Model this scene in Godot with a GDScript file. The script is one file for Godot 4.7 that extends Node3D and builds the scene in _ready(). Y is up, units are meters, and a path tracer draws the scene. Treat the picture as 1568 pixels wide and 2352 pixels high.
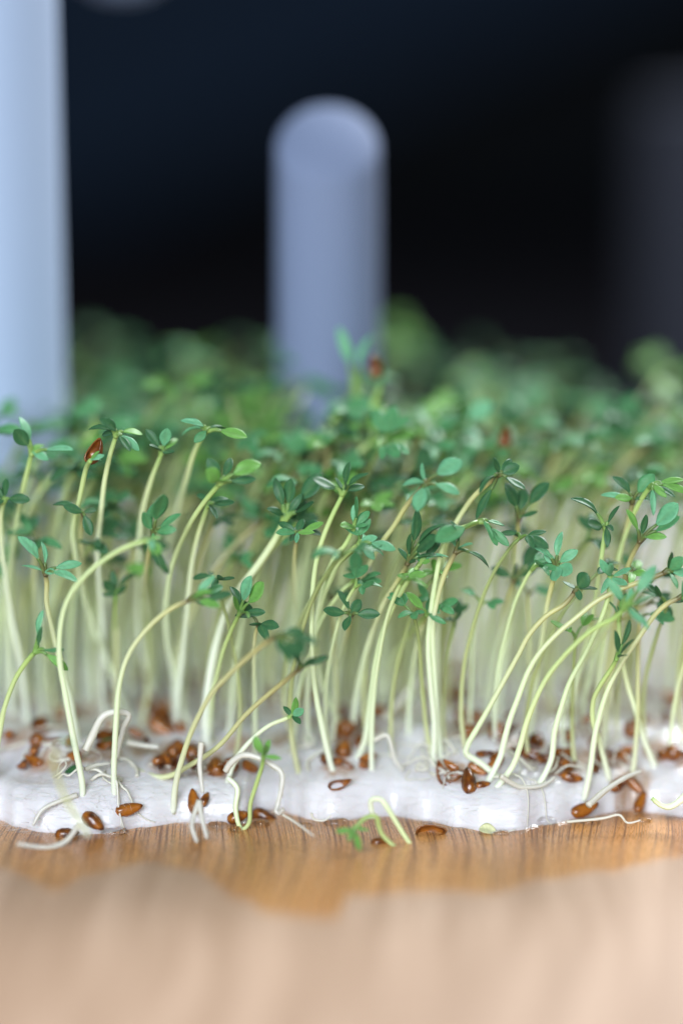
extends Node3D
# Cress sprouts on wet cotton on a wooden board, macro view. Metres; the tables below are in photo pixels (1568 x 2352) and millimetres.

const MM := 0.001
const CAM := Vector3(0, 0.095, 0.2936)
const PITCH := -11.24
const FOCAL := 6125.0

var rng := RandomNumberGenerator.new()
var n1 := FastNoiseLite.new()
var n2 := FastNoiseLite.new()
var edge_x := PackedFloat32Array()
var edge_z := PackedFloat32Array()
var cam_basis := Basis()
var M := {}
var used := {}
var leaf_mesh := []
var heaps := []

# ------------------------------------------------------------------ helpers
func numbered(called: String) -> String:
	used[called] = used.get(called, 0) + 1
	return called if used[called] == 1 else "%s_%03d" % [called, used[called] - 1]

func tag(o: Node, label: String, category: String, group := "", kind := "") -> void:
	if label: o.set_meta("label", label)
	if category: o.set_meta("category", category)
	if group: o.set_meta("group", group)
	if kind: o.set_meta("kind", kind)

func obj(called: String, mesh: Mesh, mat: Material, parent: Node = null) -> MeshInstance3D:
	var o := MeshInstance3D.new()
	o.mesh = mesh
	o.material_override = mat
	if parent == null:
		o.name = numbered(called)
		add_child(o, true)
	else:
		o.name = called
		parent.add_child(o, true)
		if o.name != called:
			var k := 1
			while parent.has_node("%s_%03d" % [called, k]): k += 1
			o.name = "%s_%03d" % [called, k]
	return o

func thing(called: String, label: String, category: String, group := "", where := Vector3.ZERO) -> Node3D:
	var o := Node3D.new()
	o.name = numbered(called)
	add_child(o, true)
	o.position = where
	tag(o, label, category, group)
	return o

func ray(x: float, y: float) -> Vector3:
	return (cam_basis * Vector3((x - 784.0) / FOCAL, (1176.0 - y) / FOCAL, -1.0)).normalized()

func at(x: float, y: float, zmm: float) -> Vector3:      # a traced point, given how deep (mm) it stands in the scene
	var d := ray(x, y)
	return CAM + d * ((zmm * MM - CAM.z) / d.z)

func edge(x: float) -> float:                              # where the cotton's front edge meets the board (mm)
	if x <= edge_x[0]: return edge_z[0]
	for i in range(1, edge_x.size()):
		if x <= edge_x[i]:
			var t := smoothstep(0.0, 1.0, (x - edge_x[i - 1]) / (edge_x[i] - edge_x[i - 1]))
			return lerpf(edge_z[i - 1], edge_z[i], t)
	return edge_z[edge_z.size() - 1]

func thick(x: float, z: float) -> float:
	var u := edge(x) - z
	return 4.2 + 3.2 * smoothstep(1.5, 15.0, u) + (0.45 + 0.7 * smoothstep(2.0, 8.0, u)) * n1.get_noise_2d(x, z) + 0.07 * n2.get_noise_2d(x, z * 1.6)

func ground(x: float, z: float) -> float:                  # top of cotton or board (mm)
	var u := edge(x) - z
	if u <= 0.0: return 0.0
	var c := 1.0 - minf(u / 3.6, 1.0)
	return thick(x, z) * sqrt(1.0 - c * c)

func hit(x: float, y: float) -> Vector3:                   # where the surface lies behind a traced point
	var d := ray(x, y)
	var z := 110.0
	while z > -170.0:
		var p := CAM + d * ((z * MM - CAM.z) / d.z)
		if p.y / MM <= ground(p.x / MM, z): return p
		z -= 0.2
	return CAM + d * ((-120 * MM - CAM.z) / d.z)

func spline(p: PackedVector3Array, t: float) -> Vector3:
	var n := p.size() - 1
	var f := clampf(t, 0.0, 1.0) * n
	var i := mini(int(f), n - 1)
	return p[i].cubic_interpolate(p[i + 1], p[maxi(i - 1, 0)], p[mini(i + 2, n)], f - i)

# a tapering tube along a smooth curve; col(t) and rad(t) are sampled per ring
func tube(st: SurfaceTool, p: PackedVector3Array, rad: Callable, col: Callable, rings: int, sides: int, wob := 0.0) -> void:
	var pts := PackedVector3Array()
	for i in rings + 1: pts.append(spline(p, float(i) / rings))
	var up := Vector3(0.31, 0.2, 0.93)
	var ringv := []
	for i in rings + 1:
		var t := float(i) / rings
		var d := (pts[mini(i + 1, rings)] - pts[maxi(i - 1, 0)]).normalized()
		var a := (up - d * up.dot(d)).normalized()
		up = a
		var b := d.cross(a)
		var r: float = rad.call(t)
		var ring := PackedVector3Array()
		for k in sides:
			var q := TAU * k / sides
			var rr := r * (1.0 + wob * sin(i * 2.3 + k * 1.7) + wob * sin(i * 0.7 + k * 3.1))
			ring.append(pts[i] + (a * cos(q) + b * sin(q)) * rr)
		ringv.append(ring)
	st.set_smooth_group(0)
	for i in rings:
		var c0: Color = col.call(float(i) / rings)
		var c1: Color = col.call(float(i + 1) / rings)
		for k in sides:
			var k2 := (k + 1) % sides
			tri(st, ringv[i][k], ringv[i + 1][k], ringv[i + 1][k2], c0, c1, c1)
			tri(st, ringv[i][k], ringv[i + 1][k2], ringv[i][k2], c0, c1, c0)
	for e in [0, rings]:
		var c: Color = col.call(float(e) / rings)
		for k in sides:
			var k2 := (k + 1) % sides
			if e == 0: tri(st, pts[0], ringv[0][k], ringv[0][k2], c, c, c)
			else: tri(st, pts[e], ringv[e][k2], ringv[e][k], c, c, c)

func tri(st: SurfaceTool, a: Vector3, b: Vector3, c: Vector3, ca: Color, cb: Color, cc: Color) -> void:
	st.set_color(ca); st.add_vertex(a)
	st.set_color(cb); st.add_vertex(b)
	st.set_color(cc); st.add_vertex(c)

func begin() -> SurfaceTool:
	var st := SurfaceTool.new()
	st.begin(Mesh.PRIMITIVE_TRIANGLES)
	st.set_smooth_group(0)
	return st

func done(st: SurfaceTool) -> ArrayMesh:
	st.generate_normals()
	st.index()
	return st.commit()

# ------------------------------------------------------------------ leaflets: unit length along +Y, upper face +Z
func make_leaflet(width: float, curl: float, fold: float, twist: float, g: Color, seedn: int) -> ArrayMesh:
	var st := begin()
	var nt := 12
	var nu := 6
	var nz := FastNoiseLite.new()
	nz.seed = seedn
	nz.frequency = 4.0
	var top := []
	var bot := []
	for i in nt + 1:
		var t := float(i) / nt
		var w := width * pow(maxf(sin(PI * pow(t, 0.86)), 0.0), 0.66) * (0.72 + 0.38 * t)
		w = maxf(w, 0.045 * (1.0 - t) + 0.004)
		var rt := []
		var rb := []
		for k in nu + 1:
			var u := 2.0 * k / nu - 1.0
			var th := 0.035 * sqrt(maxf(0.0, 1.0 - u * u)) * minf(1.0, 4.0 * (1.02 - t)) + 0.004
			var z := -curl * t * t + fold * u * u * w - 0.012 * exp(-u * u * 30.0) + 0.014 * nz.get_noise_2d(t * 0.5, u * 0.3)
			var x := u * w
			var ang := twist * t
			rt.append(Vector3(x * cos(ang) - (z + th) * sin(ang) * 0.3, t * (1.0 - 0.25 * curl * curl * t), z + th + x * sin(ang)))
			rb.append(Vector3(x * cos(ang), t * (1.0 - 0.25 * curl * curl * t), z - th + x * sin(ang)))
		top.append(rt)
		bot.append(rb)
	var shade := func(i, k):
		var t := float(i) / nt
		var u: float = 2.0 * k / nu - 1.0
		var c := g.lerp(Color(0.16, 0.27, 0.1), 0.45 * exp(-u * u * 18.0) * (1.0 - t))
		var v := 1.0 + 0.28 * nz.get_noise_2d(t * 1.5 + 3.0, u * 0.9)
		return Color(c.r * v, c.g * v, c.b * v)
	for i in nt:
		for k in nu:
			var c00: Color = shade.call(i, k)
			var c10: Color = shade.call(i + 1, k)
			var c11: Color = shade.call(i + 1, k + 1)
			var c01: Color = shade.call(i, k + 1)
			tri(st, top[i][k], top[i + 1][k], top[i + 1][k + 1], c00, c10, c11)
			tri(st, top[i][k], top[i + 1][k + 1], top[i][k + 1], c00, c11, c01)
			tri(st, bot[i][k], bot[i + 1][k + 1], bot[i + 1][k], c00, c11, c10)
			tri(st, bot[i][k], bot[i][k + 1], bot[i + 1][k + 1], c00, c01, c11)
	for i in nt:
		for k in [0, nu]:
			var a: Color = shade.call(i, k)
			if k == nu:
				tri(st, top[i][k], top[i + 1][k], bot[i + 1][k], a, a, a); tri(st, top[i][k], bot[i + 1][k], bot[i][k], a, a, a)
			else:
				tri(st, top[i][k], bot[i + 1][k], top[i + 1][k], a, a, a); tri(st, top[i][k], bot[i][k], bot[i + 1][k], a, a, a)
	return done(st)

func leaf_frame(b: Vector3, tip: Vector3, n: Vector3, w := 1.0) -> Transform3D:
	var y := tip - b
	var l := maxf(y.length(), 0.0004)
	y = y / l
	var z := n - y * n.dot(y)
	if z.length() < 0.05: z = Vector3(0, 0.3, 1) - y * y.dot(Vector3(0, 0.3, 1))
	z = z.normalized()
	var x := y.cross(z)
	return Transform3D(Basis(x * l * w, y * l, z * l), b)

# ------------------------------------------------------------------ stems
const WHITE := Color(0.87, 0.92, 0.82)
const PALE := Color(0.78, 0.88, 0.60)
const YELLOW := Color(0.60, 0.73, 0.33)
const GREEN := Color(0.38, 0.58, 0.16)
const BROWN := Color(0.15, 0.115, 0.05)
const OLIVE := Color(0.62, 0.62, 0.28)

func stem_color(look: String) -> Callable:
	var a := WHITE
	var b := PALE
	var c := YELLOW
	var d := GREEN
	match look:
		"white": a = Color(0.90, 0.94, 0.88); b = Color(0.86, 0.93, 0.78); c = Color(0.74, 0.82, 0.48); d = GREEN
		"brown": c = OLIVE; d = BROWN
		"olive": a = WHITE; b = Color(0.7, 0.74, 0.42); c = Color(0.5, 0.47, 0.2); d = BROWN
		"bed": a = Color(0.74, 0.76, 0.50); b = Color(0.52, 0.58, 0.26); c = Color(0.27, 0.36, 0.12); d = Color(0.16, 0.28, 0.07)
		"green": b = Color(0.74, 0.84, 0.46); c = Color(0.5, 0.66, 0.22); d = Color(0.28, 0.5, 0.12)
		"root": a = Color(0.72, 0.7, 0.62); b = Color(0.76, 0.75, 0.68); c = Color(0.76, 0.75, 0.7); d = Color(0.7, 0.68, 0.62)
	return func(t: float) -> Color:
		if t < 0.35: return a.lerp(b, t / 0.35)
		if t < 0.86: return b.lerp(c, (t - 0.35) / 0.51)
		return c.lerp(d, (t - 0.86) / 0.14)

func stem_mesh(p: PackedVector3Array, look: String, r: float, petioles: Array, wob := 0.02) -> ArrayMesh:
	var st := begin()
	var rings := clampi(p.size() * 5, 12, 56)
	tube(st, p, func(t): return r * 0.78 * (1.1 - 0.3 * t) * (1.0 + 0.05 * sin(t * 9.0 + p[0].x * 3000.0)), stem_color(look), rings, 8, wob)
	var tip := p[p.size() - 1]
	var c: Color = stem_color(look).call(1.0)
	for q in petioles:
		var mid: Vector3 = tip.lerp(q, 0.5) + Vector3(0, 0.00015, 0)
		tube(st, PackedVector3Array([tip - (p[p.size() - 1] - p[p.size() - 2]).normalized() * r, mid, q]), func(t): return r * (0.72 - 0.3 * t), func(t): return c.lerp(Color(0.13, 0.26, 0.07), t), 5, 6)
	return done(st)

# A hand placed sprout. stem: x, y pairs from base to tip; leaves: x, y, dz (mm) of each leaflet's tip and its width
func sprout(label: String, stem: Array, zt: float, look: String, leaves: Array, r := 0.5, zb := 999.0, group := "", tone := -1) -> Node3D:
	var n := stem.size() / 2
	var h := hit(stem[0], stem[1])
	var z0 := h.z / MM if zb > 900.0 else zb
	if zb > 900.0 and zt < 0.0: zt *= 0.6
	var p := PackedVector3Array()
	for i in n:
		var t := float(i) / (n - 1)
		p.append(at(stem[i * 2], stem[i * 2 + 1], lerpf(z0, zt, t)))
	p[0] -= Vector3(0, 0.0004, 0)
	var o := thing("cress_sprout", label, "sprout", group, p[0])
	for i in n: p[i] -= o.position
	var tip := p[n - 1]
	var dir := (tip - p[n - 2]).normalized()
	var pets := []
	var frames := []
	for i in leaves.size() / 4:
		var q := at(leaves[i * 4], leaves[i * 4 + 1], zt + leaves[i * 4 + 2]) - o.position
		var away := q - tip
		var b := tip + away.limit_length(maxf(0.0, away.length() - 0.0021)) * 0.62 + dir * 0.0002
		if b.distance_to(tip) > 0.0003: pets.append(b)
		var nrm := Vector3(rng.randf_range(-0.7, 0.7), 0.65 + rng.randf_range(-0.4, 0.3), 0.65 + rng.randf_range(-0.5, 0.4)) + dir * 0.15
		frames.append([leaf_frame(b, q, nrm, leaves[i * 4 + 3] * 1.08), rng.randi()])
	obj("stem", stem_mesh(p, look, r * 0.84 * MM, pets), M.stem, o)
	for f in frames:
		var l := obj("leaflet", leaf_mesh[(f[1] if tone < 0 else tone * 4 + f[1] % 4) % leaf_mesh.size()], M.leaf, o)
		l.transform = f[0]
	return o

# ------------------------------------------------------------------ free sprouts for the bed
func bed_sprout_parts(r: RandomNumberGenerator) -> Dictionary:
	var hgt := r.randf_range(24.0, 36.0)
	var lean := clampf(r.randfn(5.5, 4.5), -6.0, 12.0)
	var lz := r.randfn(1.5, 4.0)
	var hook := r.randf_range(-3.0, 3.0)
	var p := PackedVector3Array([Vector3(0, -0.5, 0), Vector3(hook * 0.4 - lean * 0.05, hgt * 0.18, lz * 0.05), Vector3(hook * 0.5 + lean * 0.05, hgt * 0.45, lz * 0.2), Vector3(hook * 0.2 + lean * 0.4, hgt * 0.76, lz * 0.55), Vector3(lean * 0.78, hgt * 0.93, lz * 0.85), Vector3(lean * 1.05, hgt, lz)])
	for i in p.size(): p[i] *= MM
	var tip := p[5]
	var dir := (p[5] - p[4]).normalized()
	var az := r.randf() * TAU
	var pets := []
	var frames := []
	for s in [0, 1]:
		var a: float = az + PI * s + r.randf_range(-0.4, 0.4)
		var side := Vector3(cos(a), 0, sin(a))
		var out := (side + dir * r.randf_range(0.15, 1.1)).normalized()
		var b := tip + out * r.randf_range(1.2, 2.3) * MM
		pets.append(b)
		var cross := out.cross(Vector3.UP).normalized()
		for k in [-1, 0, 1]:
			var l := (3.7 if k == 0 else 3.0) * r.randf_range(0.8, 1.15) * MM
			var d: Vector3 = (out * (1.0 if k == 0 else 0.75) + cross * k * r.randf_range(0.5, 0.9) + Vector3(0, r.randf_range(-0.45, 0.3), 0)).normalized()
			frames.append(leaf_frame(b, b + d * l, Vector3(r.randf_range(-0.4, 0.4), 1, 0.65), r.randf_range(0.95, 1.3)))
	return {"p": p, "pets": pets, "frames": frames, "look": ["bed", "bed", "brown", "bed", "", "olive"][r.randi() % 6]}

# ------------------------------------------------------------------ seeds
func seed_mesh(open: bool, bend: float, fat: float, dark: float, seedn: int) -> ArrayMesh:
	var st := begin()
	var nz := FastNoiseLite.new()
	nz.seed = seedn
	nz.frequency = 1.6
	var nt := 16
	var na := 18
	var shade := func(v: Vector3, t: float) -> Color:
		var k := clampf(0.5 + 1.1 * nz.get_noise_3d(v.x * 1.2, v.y * 1.2, v.z * 1.2) + dark * 0.5 - 0.25, 0.0, 1.0)
		if t > 0.88: k = clampf(k + (t - 0.88) * 5.0, 0.0, 1.0)
		return Color(0.47, 0.165, 0.02).lerp(Color(0.08, 0.02, 0.01), k)
	var rows := []
	var shells := [1.0, 0.86] if open else [1.0]
	for sc in shells:
		var g := []
		for i in nt + 1:
			var t := float(i) / nt
			var r: float = 0.5 * fat * pow(maxf(sin(PI * pow(t, 0.8)), 0.0), 0.55) * (1.0 - 0.25 * t) * sc
			if sc < 1.0: t = lerpf(0.06, 0.94, t)
			var row := []
			for k in na + 1:
				var q := TAU * k / na if not open else -2.25 + 4.5 * k / na
				var groove := 1.0 - 0.16 * exp(-pow(sin(q * 0.5 - 0.4) * 4.0, 2.0))
				var rr := r * groove * (1.0 + 0.13 * nz.get_noise_2d(q * 1.5 if open else cos(q) * 1.5, t * 2.0 + sin(q)))
				var y := t - 0.5
				row.append(Vector3(rr * sin(q) * 0.95, y, rr * cos(q) * -1.0 + bend * (y * y * 4.0 - 0.4)))
			g.append(row)
		rows.append(g)
	for s in rows.size():
		var g = rows[s]
		for i in nt:
			for k in na:
				var a: Vector3 = g[i][k]
				var b: Vector3 = g[i + 1][k]
				var c: Vector3 = g[i + 1][k + 1]
				var d: Vector3 = g[i][k + 1]
				var ca: Color = shade.call(a, float(i) / nt)
				var cb: Color = shade.call(b, float(i + 1) / nt)
				if s == 0:
					tri(st, a, b, c, ca, cb, cb); tri(st, a, c, d, ca, cb, ca)
				else:
					tri(st, a, c, b, ca, cb, cb); tri(st, a, d, c, ca, ca, cb)
	if open:
		for i in nt:
			for k in [0, na]:
				var a: Vector3 = rows[0][i][k]
				var b: Vector3 = rows[0][i + 1][k]
				var c: Vector3 = rows[1][i + 1][k]
				var d: Vector3 = rows[1][i][k]
				var cc := Color(0.3, 0.12, 0.03)
				if k == na:
					tri(st, a, b, c, cc, cc, cc); tri(st, a, c, d, cc, cc, cc)
				else:
					tri(st, a, c, b, cc, cc, cc); tri(st, a, d, c, cc, cc, cc)
	return done(st)

var seed_kinds := {}
func seed_at(label: String, x: float, y: float, len_px: float, ang: float, kind: String, lift := 0.6, group := "") -> void:
	var h := hit(x, y)
	var d := ray(x, y)
	var scale := 1.12 * len_px / FOCAL * (h - CAM).length()
	var c := h - d * scale * 0.36 * lift
	var o := obj("seed_hull", seed_kinds[kind], M.seed)
	var a := deg_to_rad(ang)
	var yv := Vector3(cos(a), sin(a) * 0.8, -sin(a) * 0.6).normalized()
	o.transform = leaf_frame(Vector3.ZERO, yv * scale, Vector3(0.1, 0.55, 0.8), 1.0)
	o.position = c
	tag(o, label, "seed", group if group else "brown seed hulls on the cotton")

func root(label: String, pts: Array, z0: float, z1: float, r: float, look := "root", called := "rootlet", category := "root") -> void:
	var p := PackedVector3Array()
	var n := pts.size() / 2
	for i in n: p.append(at(pts[i * 2], pts[i * 2 + 1], lerpf(z0, z1, float(i) / (n - 1))))
	for i in n:
		var g := ground(p[i].x / MM, p[i].z / MM) * MM
		if p[i].y < g + r * MM * 0.5:
			p[i] = p[i] + (CAM - p[i]).normalized() * minf(0.006, (g + r * MM * 0.5 - p[i].y) * 2.0)
	var o := p[0]
	for i in n: p[i] -= o
	var st := begin()
	tube(st, p, func(t): return r * MM * (1.0 - 0.45 * t), stem_color(look), clampi(n * 6, 16, 60), 7, 0.05)
	var m := obj(called, done(st), M.stem)
	m.position = o
	if r >= 0.3 and look == "root":
		var hs := begin()
		var white := func(_t): return Color(0.82, 0.81, 0.78)
		for i in 40 * n:
			var b := spline(p, rng.randf_range(0.05, 0.97))
			var d := Vector3(rng.randfn(0, 1), rng.randfn(0, 1), rng.randfn(0, 1)).normalized()
			var l := rng.randf_range(0.35, 0.85) * MM
			tube(hs, PackedVector3Array([b, b + d * l * 0.6, b + d * l + Vector3(rng.randfn(0, 0.1), rng.randfn(0, 0.1), 0) * MM]), func(t): return 0.014 * MM * (1.0 - 0.6 * t), white, 3, 3)
		obj("root_hairs", done(hs), M.stem, m).set_meta("kind", "stuff")
	tag(m, label, category, "white rootlets on the cotton")

# ------------------------------------------------------------------ materials
func make_materials() -> void:
	var leaf := StandardMaterial3D.new()
	leaf.vertex_color_use_as_albedo = true
	leaf.roughness = 0.48
	leaf.metallic_specular = 0.4
	leaf.backlight_enabled = true
	leaf.backlight = Color(0.62, 0.7, 0.28)
	M.leaf = leaf
	var stem := StandardMaterial3D.new()
	stem.vertex_color_use_as_albedo = true
	stem.roughness = 0.38
	stem.backlight_enabled = true
	stem.backlight = Color(0.8, 0.8, 0.62)
	M.stem = stem
	var sd := StandardMaterial3D.new()
	sd.vertex_color_use_as_albedo = true
	sd.roughness = 0.3
	sd.clearcoat_enabled = true
	sd.clearcoat = 0.8
	sd.clearcoat_roughness = 0.06
	sd.backlight_enabled = true
	sd.backlight = Color(0.9, 0.6, 0.3)
	M.seed = sd

	var cot := StandardMaterial3D.new()
	cot.albedo_color = Color(0.61, 0.59, 0.60).linear_to_srgb()
	cot.roughness = 0.45
	cot.clearcoat_enabled = true
	cot.clearcoat = 0.6
	cot.clearcoat_roughness = 0.13
	cot.metallic_specular = 0.4
	var fib := FastNoiseLite.new()
	fib.seed = 8
	fib.noise_type = FastNoiseLite.TYPE_SIMPLEX
	fib.frequency = 0.02
	fib.fractal_octaves = 5
	var ft := NoiseTexture2D.new()
	ft.width = 1024
	ft.height = 1024
	ft.seamless = true
	ft.noise = fib
	cot.heightmap_enabled = true
	cot.heightmap_texture = ft
	cot.heightmap_scale = 0.006
	cot.subsurf_scatter_enabled = true
	cot.subsurf_scatter_strength = 0.12
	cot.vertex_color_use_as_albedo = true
	cot.uv1_scale = Vector3(1, 1, 1)
	M.cotton = cot

	var water := StandardMaterial3D.new()
	water.albedo_color = Color(1, 1, 1, 0.0)
	water.transparency = BaseMaterial3D.TRANSPARENCY_ALPHA
	water.refraction_enabled = true
	water.refraction_scale = 0.033
	water.roughness = 0.02
	M.water = water
	var film := StandardMaterial3D.new()
	film.albedo_color = Color(1, 1, 1, 0.02)
	film.transparency = BaseMaterial3D.TRANSPARENCY_ALPHA
	film.roughness = 0.03
	M.film = film

	M.post = StandardMaterial3D.new()
	M.post.albedo_color = Color(0.15, 0.188, 0.28).linear_to_srgb()
	M.post.roughness = 0.75
	M.post.metallic_specular = 0.2
	M.pale = M.post.duplicate()
	M.pale.albedo_color = Color(0.36, 0.455, 0.61).linear_to_srgb()
	M.grey = StandardMaterial3D.new()
	M.grey.albedo_color = Color(0.027, 0.030, 0.040).linear_to_srgb()
	M.grey.roughness = 0.9
	M.grey.metallic_specular = 0.15
	M.dark = StandardMaterial3D.new()
	M.dark.albedo_color = Color(0.022, 0.025, 0.029).linear_to_srgb()
	M.dark.roughness = 1.0
	M.dark.specular_mode = BaseMaterial3D.SPECULAR_DISABLED
	M.navy = M.dark.duplicate()
	M.navy.albedo_color = Color(0.045, 0.075, 0.13).linear_to_srgb()
	M.black = StandardMaterial3D.new()
	M.black.albedo_color = Color(0.004, 0.004, 0.005).linear_to_srgb()
	M.black.roughness = 1.0
	M.black.specular_mode = BaseMaterial3D.SPECULAR_DISABLED

const BX0 := -64.0
const BX1 := 64.0
const BZ0 := -8.0
const BZ1 := 66.0
func make_wood() -> StandardMaterial3D:                  # grain runs away from the viewer; the wet patch along the cotton is darker and glossier
	var w := 1900
	var h := 520
	var im := Image.create(w, h, false, Image.FORMAT_RGB8)
	var ro := Image.create(w, h, false, Image.FORMAT_RGB8)
	var g1 := FastNoiseLite.new(); g1.seed = 3; g1.frequency = 1.0; g1.fractal_octaves = 3
	var g2 := FastNoiseLite.new(); g2.seed = 4; g2.frequency = 1.0; g2.fractal_octaves = 2
	var g3 := FastNoiseLite.new(); g3.seed = 5; g3.frequency = 1.0; g3.fractal_octaves = 4
	var wet := [-70, 1428, 0, 1990, 130, 2042, 200, 2008, 330, 1982, 440, 1996, 560, 2066, 620, 2096, 770, 2107, 805, 2056, 1000, 2046, 1120, 2052, 1250, 2017, 1400, 2001, 1530, 1972, 1640, 1955]
	wet[0] = -80; wet[1] = 1985
	var wx := PackedFloat32Array()
	var wz := PackedFloat32Array()
	for i in wet.size() / 2:
		var d := ray(wet[i * 2], wet[i * 2 + 1])
		var p := CAM - d * (CAM.y / d.y)
		wx.append(p.x / MM); wz.append(p.z / MM)
	for i in w:
		var x := lerpf(BX0, BX1, (i + 0.5) / w)
		var bound := wz[0] if x < wx[0] else wz[wz.size() - 1]
		for k in range(1, wx.size()):
			if x >= wx[k - 1] and x < wx[k]: bound = lerpf(wz[k - 1], wz[k], smoothstep(0, 1, (x - wx[k - 1]) / (wx[k] - wx[k - 1])))
		for j in h:
			var z := lerpf(BZ0, BZ1, (j + 0.5) / h)
			var bend := x + 1.6 * g2.get_noise_2d(x * 0.02, z * 0.02) + z * 0.10 * smoothstep(5.0, 50.0, x) + 0.0016 * z * z * smoothstep(-50.0, 40.0, x)
			var fine := g1.get_noise_2d(bend * 3.3, z * 0.014)
			var line := smoothstep(0.08, 0.27, fine)
			var coarse := g2.get_noise_2d(bend * 0.16 + 40.0, z * 0.012)
			var fleck := g3.get_noise_2d(bend * 3.0, z * 0.4)
			var isw := smoothstep(-2.2, 2.2, bound - z + 1.1 * g3.get_noise_2d(x * 0.16, z * 0.16))
			var dry := Color(0.45, 0.305, 0.205).lerp(Color(0.35, 0.225, 0.14), clampf(0.5 + coarse * 1.3, 0, 1)).lerp(Color(0.29, 0.16, 0.085), line * 0.3)
			var we := Color(0.58, 0.285, 0.098).lerp(Color(0.46, 0.205, 0.062), clampf(0.5 + coarse * 1.3, 0, 1)).lerp(Color(0.12, 0.04, 0.012), line * 0.75)
			var c := dry.lerp(we, isw)
			var v := 1.0 + 0.2 * fleck
			im.set_pixel(i, j, Color(c.r * v, c.g * v, c.b * v).linear_to_srgb())
			var rr := lerpf(0.62 + 0.1 * fleck, 0.30 + 0.16 * fleck + line * 0.1, isw)
			ro.set_pixel(i, j, Color(rr, rr, rr))
	var m := StandardMaterial3D.new()
	m.albedo_texture = ImageTexture.create_from_image(im)
	m.roughness = 1.0
	m.roughness_texture = ImageTexture.create_from_image(ro)
	m.metallic_specular = 0.5
	return m

# ------------------------------------------------------------------ the setting
func build_board() -> void:
	var st := begin()
	var quad := func(a, b, c, d, ua, ub, uc, ud):
		for q in [[a, ua], [b, ub], [c, uc], [a, ua], [c, uc], [d, ud]]:
			st.set_uv(q[1]); st.add_vertex(q[0] * MM)
	st.set_smooth_group(-1)
	var uv := func(x, z): return Vector2((x - BX0) / (BX1 - BX0), (z - BZ0) / (BZ1 - BZ0))
	var xs := [-150.0, 150.0]
	var z0 := -165.0
	var z1 := 130.0
	quad.call(Vector3(-150, 0, z0), Vector3(150, 0, z0), Vector3(150, 0, z1), Vector3(-150, 0, z1), uv.call(-150, z0), uv.call(150, z0), uv.call(150, z1), uv.call(-150, z1))
	quad.call(Vector3(-150, 0, z1), Vector3(150, 0, z1), Vector3(150, -18, z1), Vector3(-150, -18, z1), uv.call(-150, z1), uv.call(150, z1), uv.call(150, z1 + 18), uv.call(-150, z1 + 18))
	quad.call(Vector3(150, 0, z0), Vector3(-150, 0, z0), Vector3(-150, -18, z0), Vector3(150, -18, z0), uv.call(-150, z0), uv.call(150, z0), uv.call(150, z0 + 18), uv.call(-150, z0 + 18))
	quad.call(Vector3(-150, 0, z0), Vector3(-150, 0, z1), Vector3(-150, -18, z1), Vector3(-150, -18, z0), uv.call(-150, z0), uv.call(-150, z1), uv.call(-132, z1), uv.call(-132, z0))
	quad.call(Vector3(150, 0, z1), Vector3(150, 0, z0), Vector3(150, -18, z0), Vector3(150, -18, z1), uv.call(150, z1), uv.call(150, z0), uv.call(168, z0), uv.call(168, z1))
	quad.call(Vector3(-150, -18, z1), Vector3(150, -18, z1), Vector3(150, -18, z0), Vector3(-150, -18, z0), uv.call(-150, z1), uv.call(150, z1), uv.call(150, z0), uv.call(-150, z0))
	st.generate_normals()
	var o := obj("wooden_board", st.commit(), make_wood())
	tag(o, "light brown wooden board with fine dark grain, wet beside the cotton", "board")

func find_heaps() -> void:                                 # clumps of hulls; the wet wool round them is stained brown, with bed shade painted in
	var r := RandomNumberGenerator.new()
	r.seed = 58
	for i in 46: heaps.append(Vector2(r.randf_range(-42, 42), -5.0 - 30.0 * pow(r.randf(), 1.2)))
	for c in [[370, 1672], [396, 1724], [343, 1618], [780, 1700], [1050, 1775], [1228, 1738], [1286, 1766], [496, 1764], [90, 1680], [40, 1690], [650, 1700]]:
		var h := hit(c[0], c[1])
		heaps.append(Vector2(h.x, h.z) / MM)

func stain_shade(x: float, z: float) -> Color:
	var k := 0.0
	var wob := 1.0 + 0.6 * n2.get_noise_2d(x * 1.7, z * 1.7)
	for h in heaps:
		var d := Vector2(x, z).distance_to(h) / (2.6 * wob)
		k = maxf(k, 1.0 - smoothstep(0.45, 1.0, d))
	k = maxf(k, smoothstep(-0.1, 0.25, n2.get_noise_2d(x * 0.8 + 300.0, z * 0.8)) * (0.55 if edge(x) - z > 15.0 else 0.0))   # blotches put the shade between the thick stems into the rear cotton's colour
	return Color.WHITE.lerp(Color(0.62, 0.40, 0.24), k * (0.75 + 0.5 * n2.get_noise_2d(x * 3.0, z * 3.0)))

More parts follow.
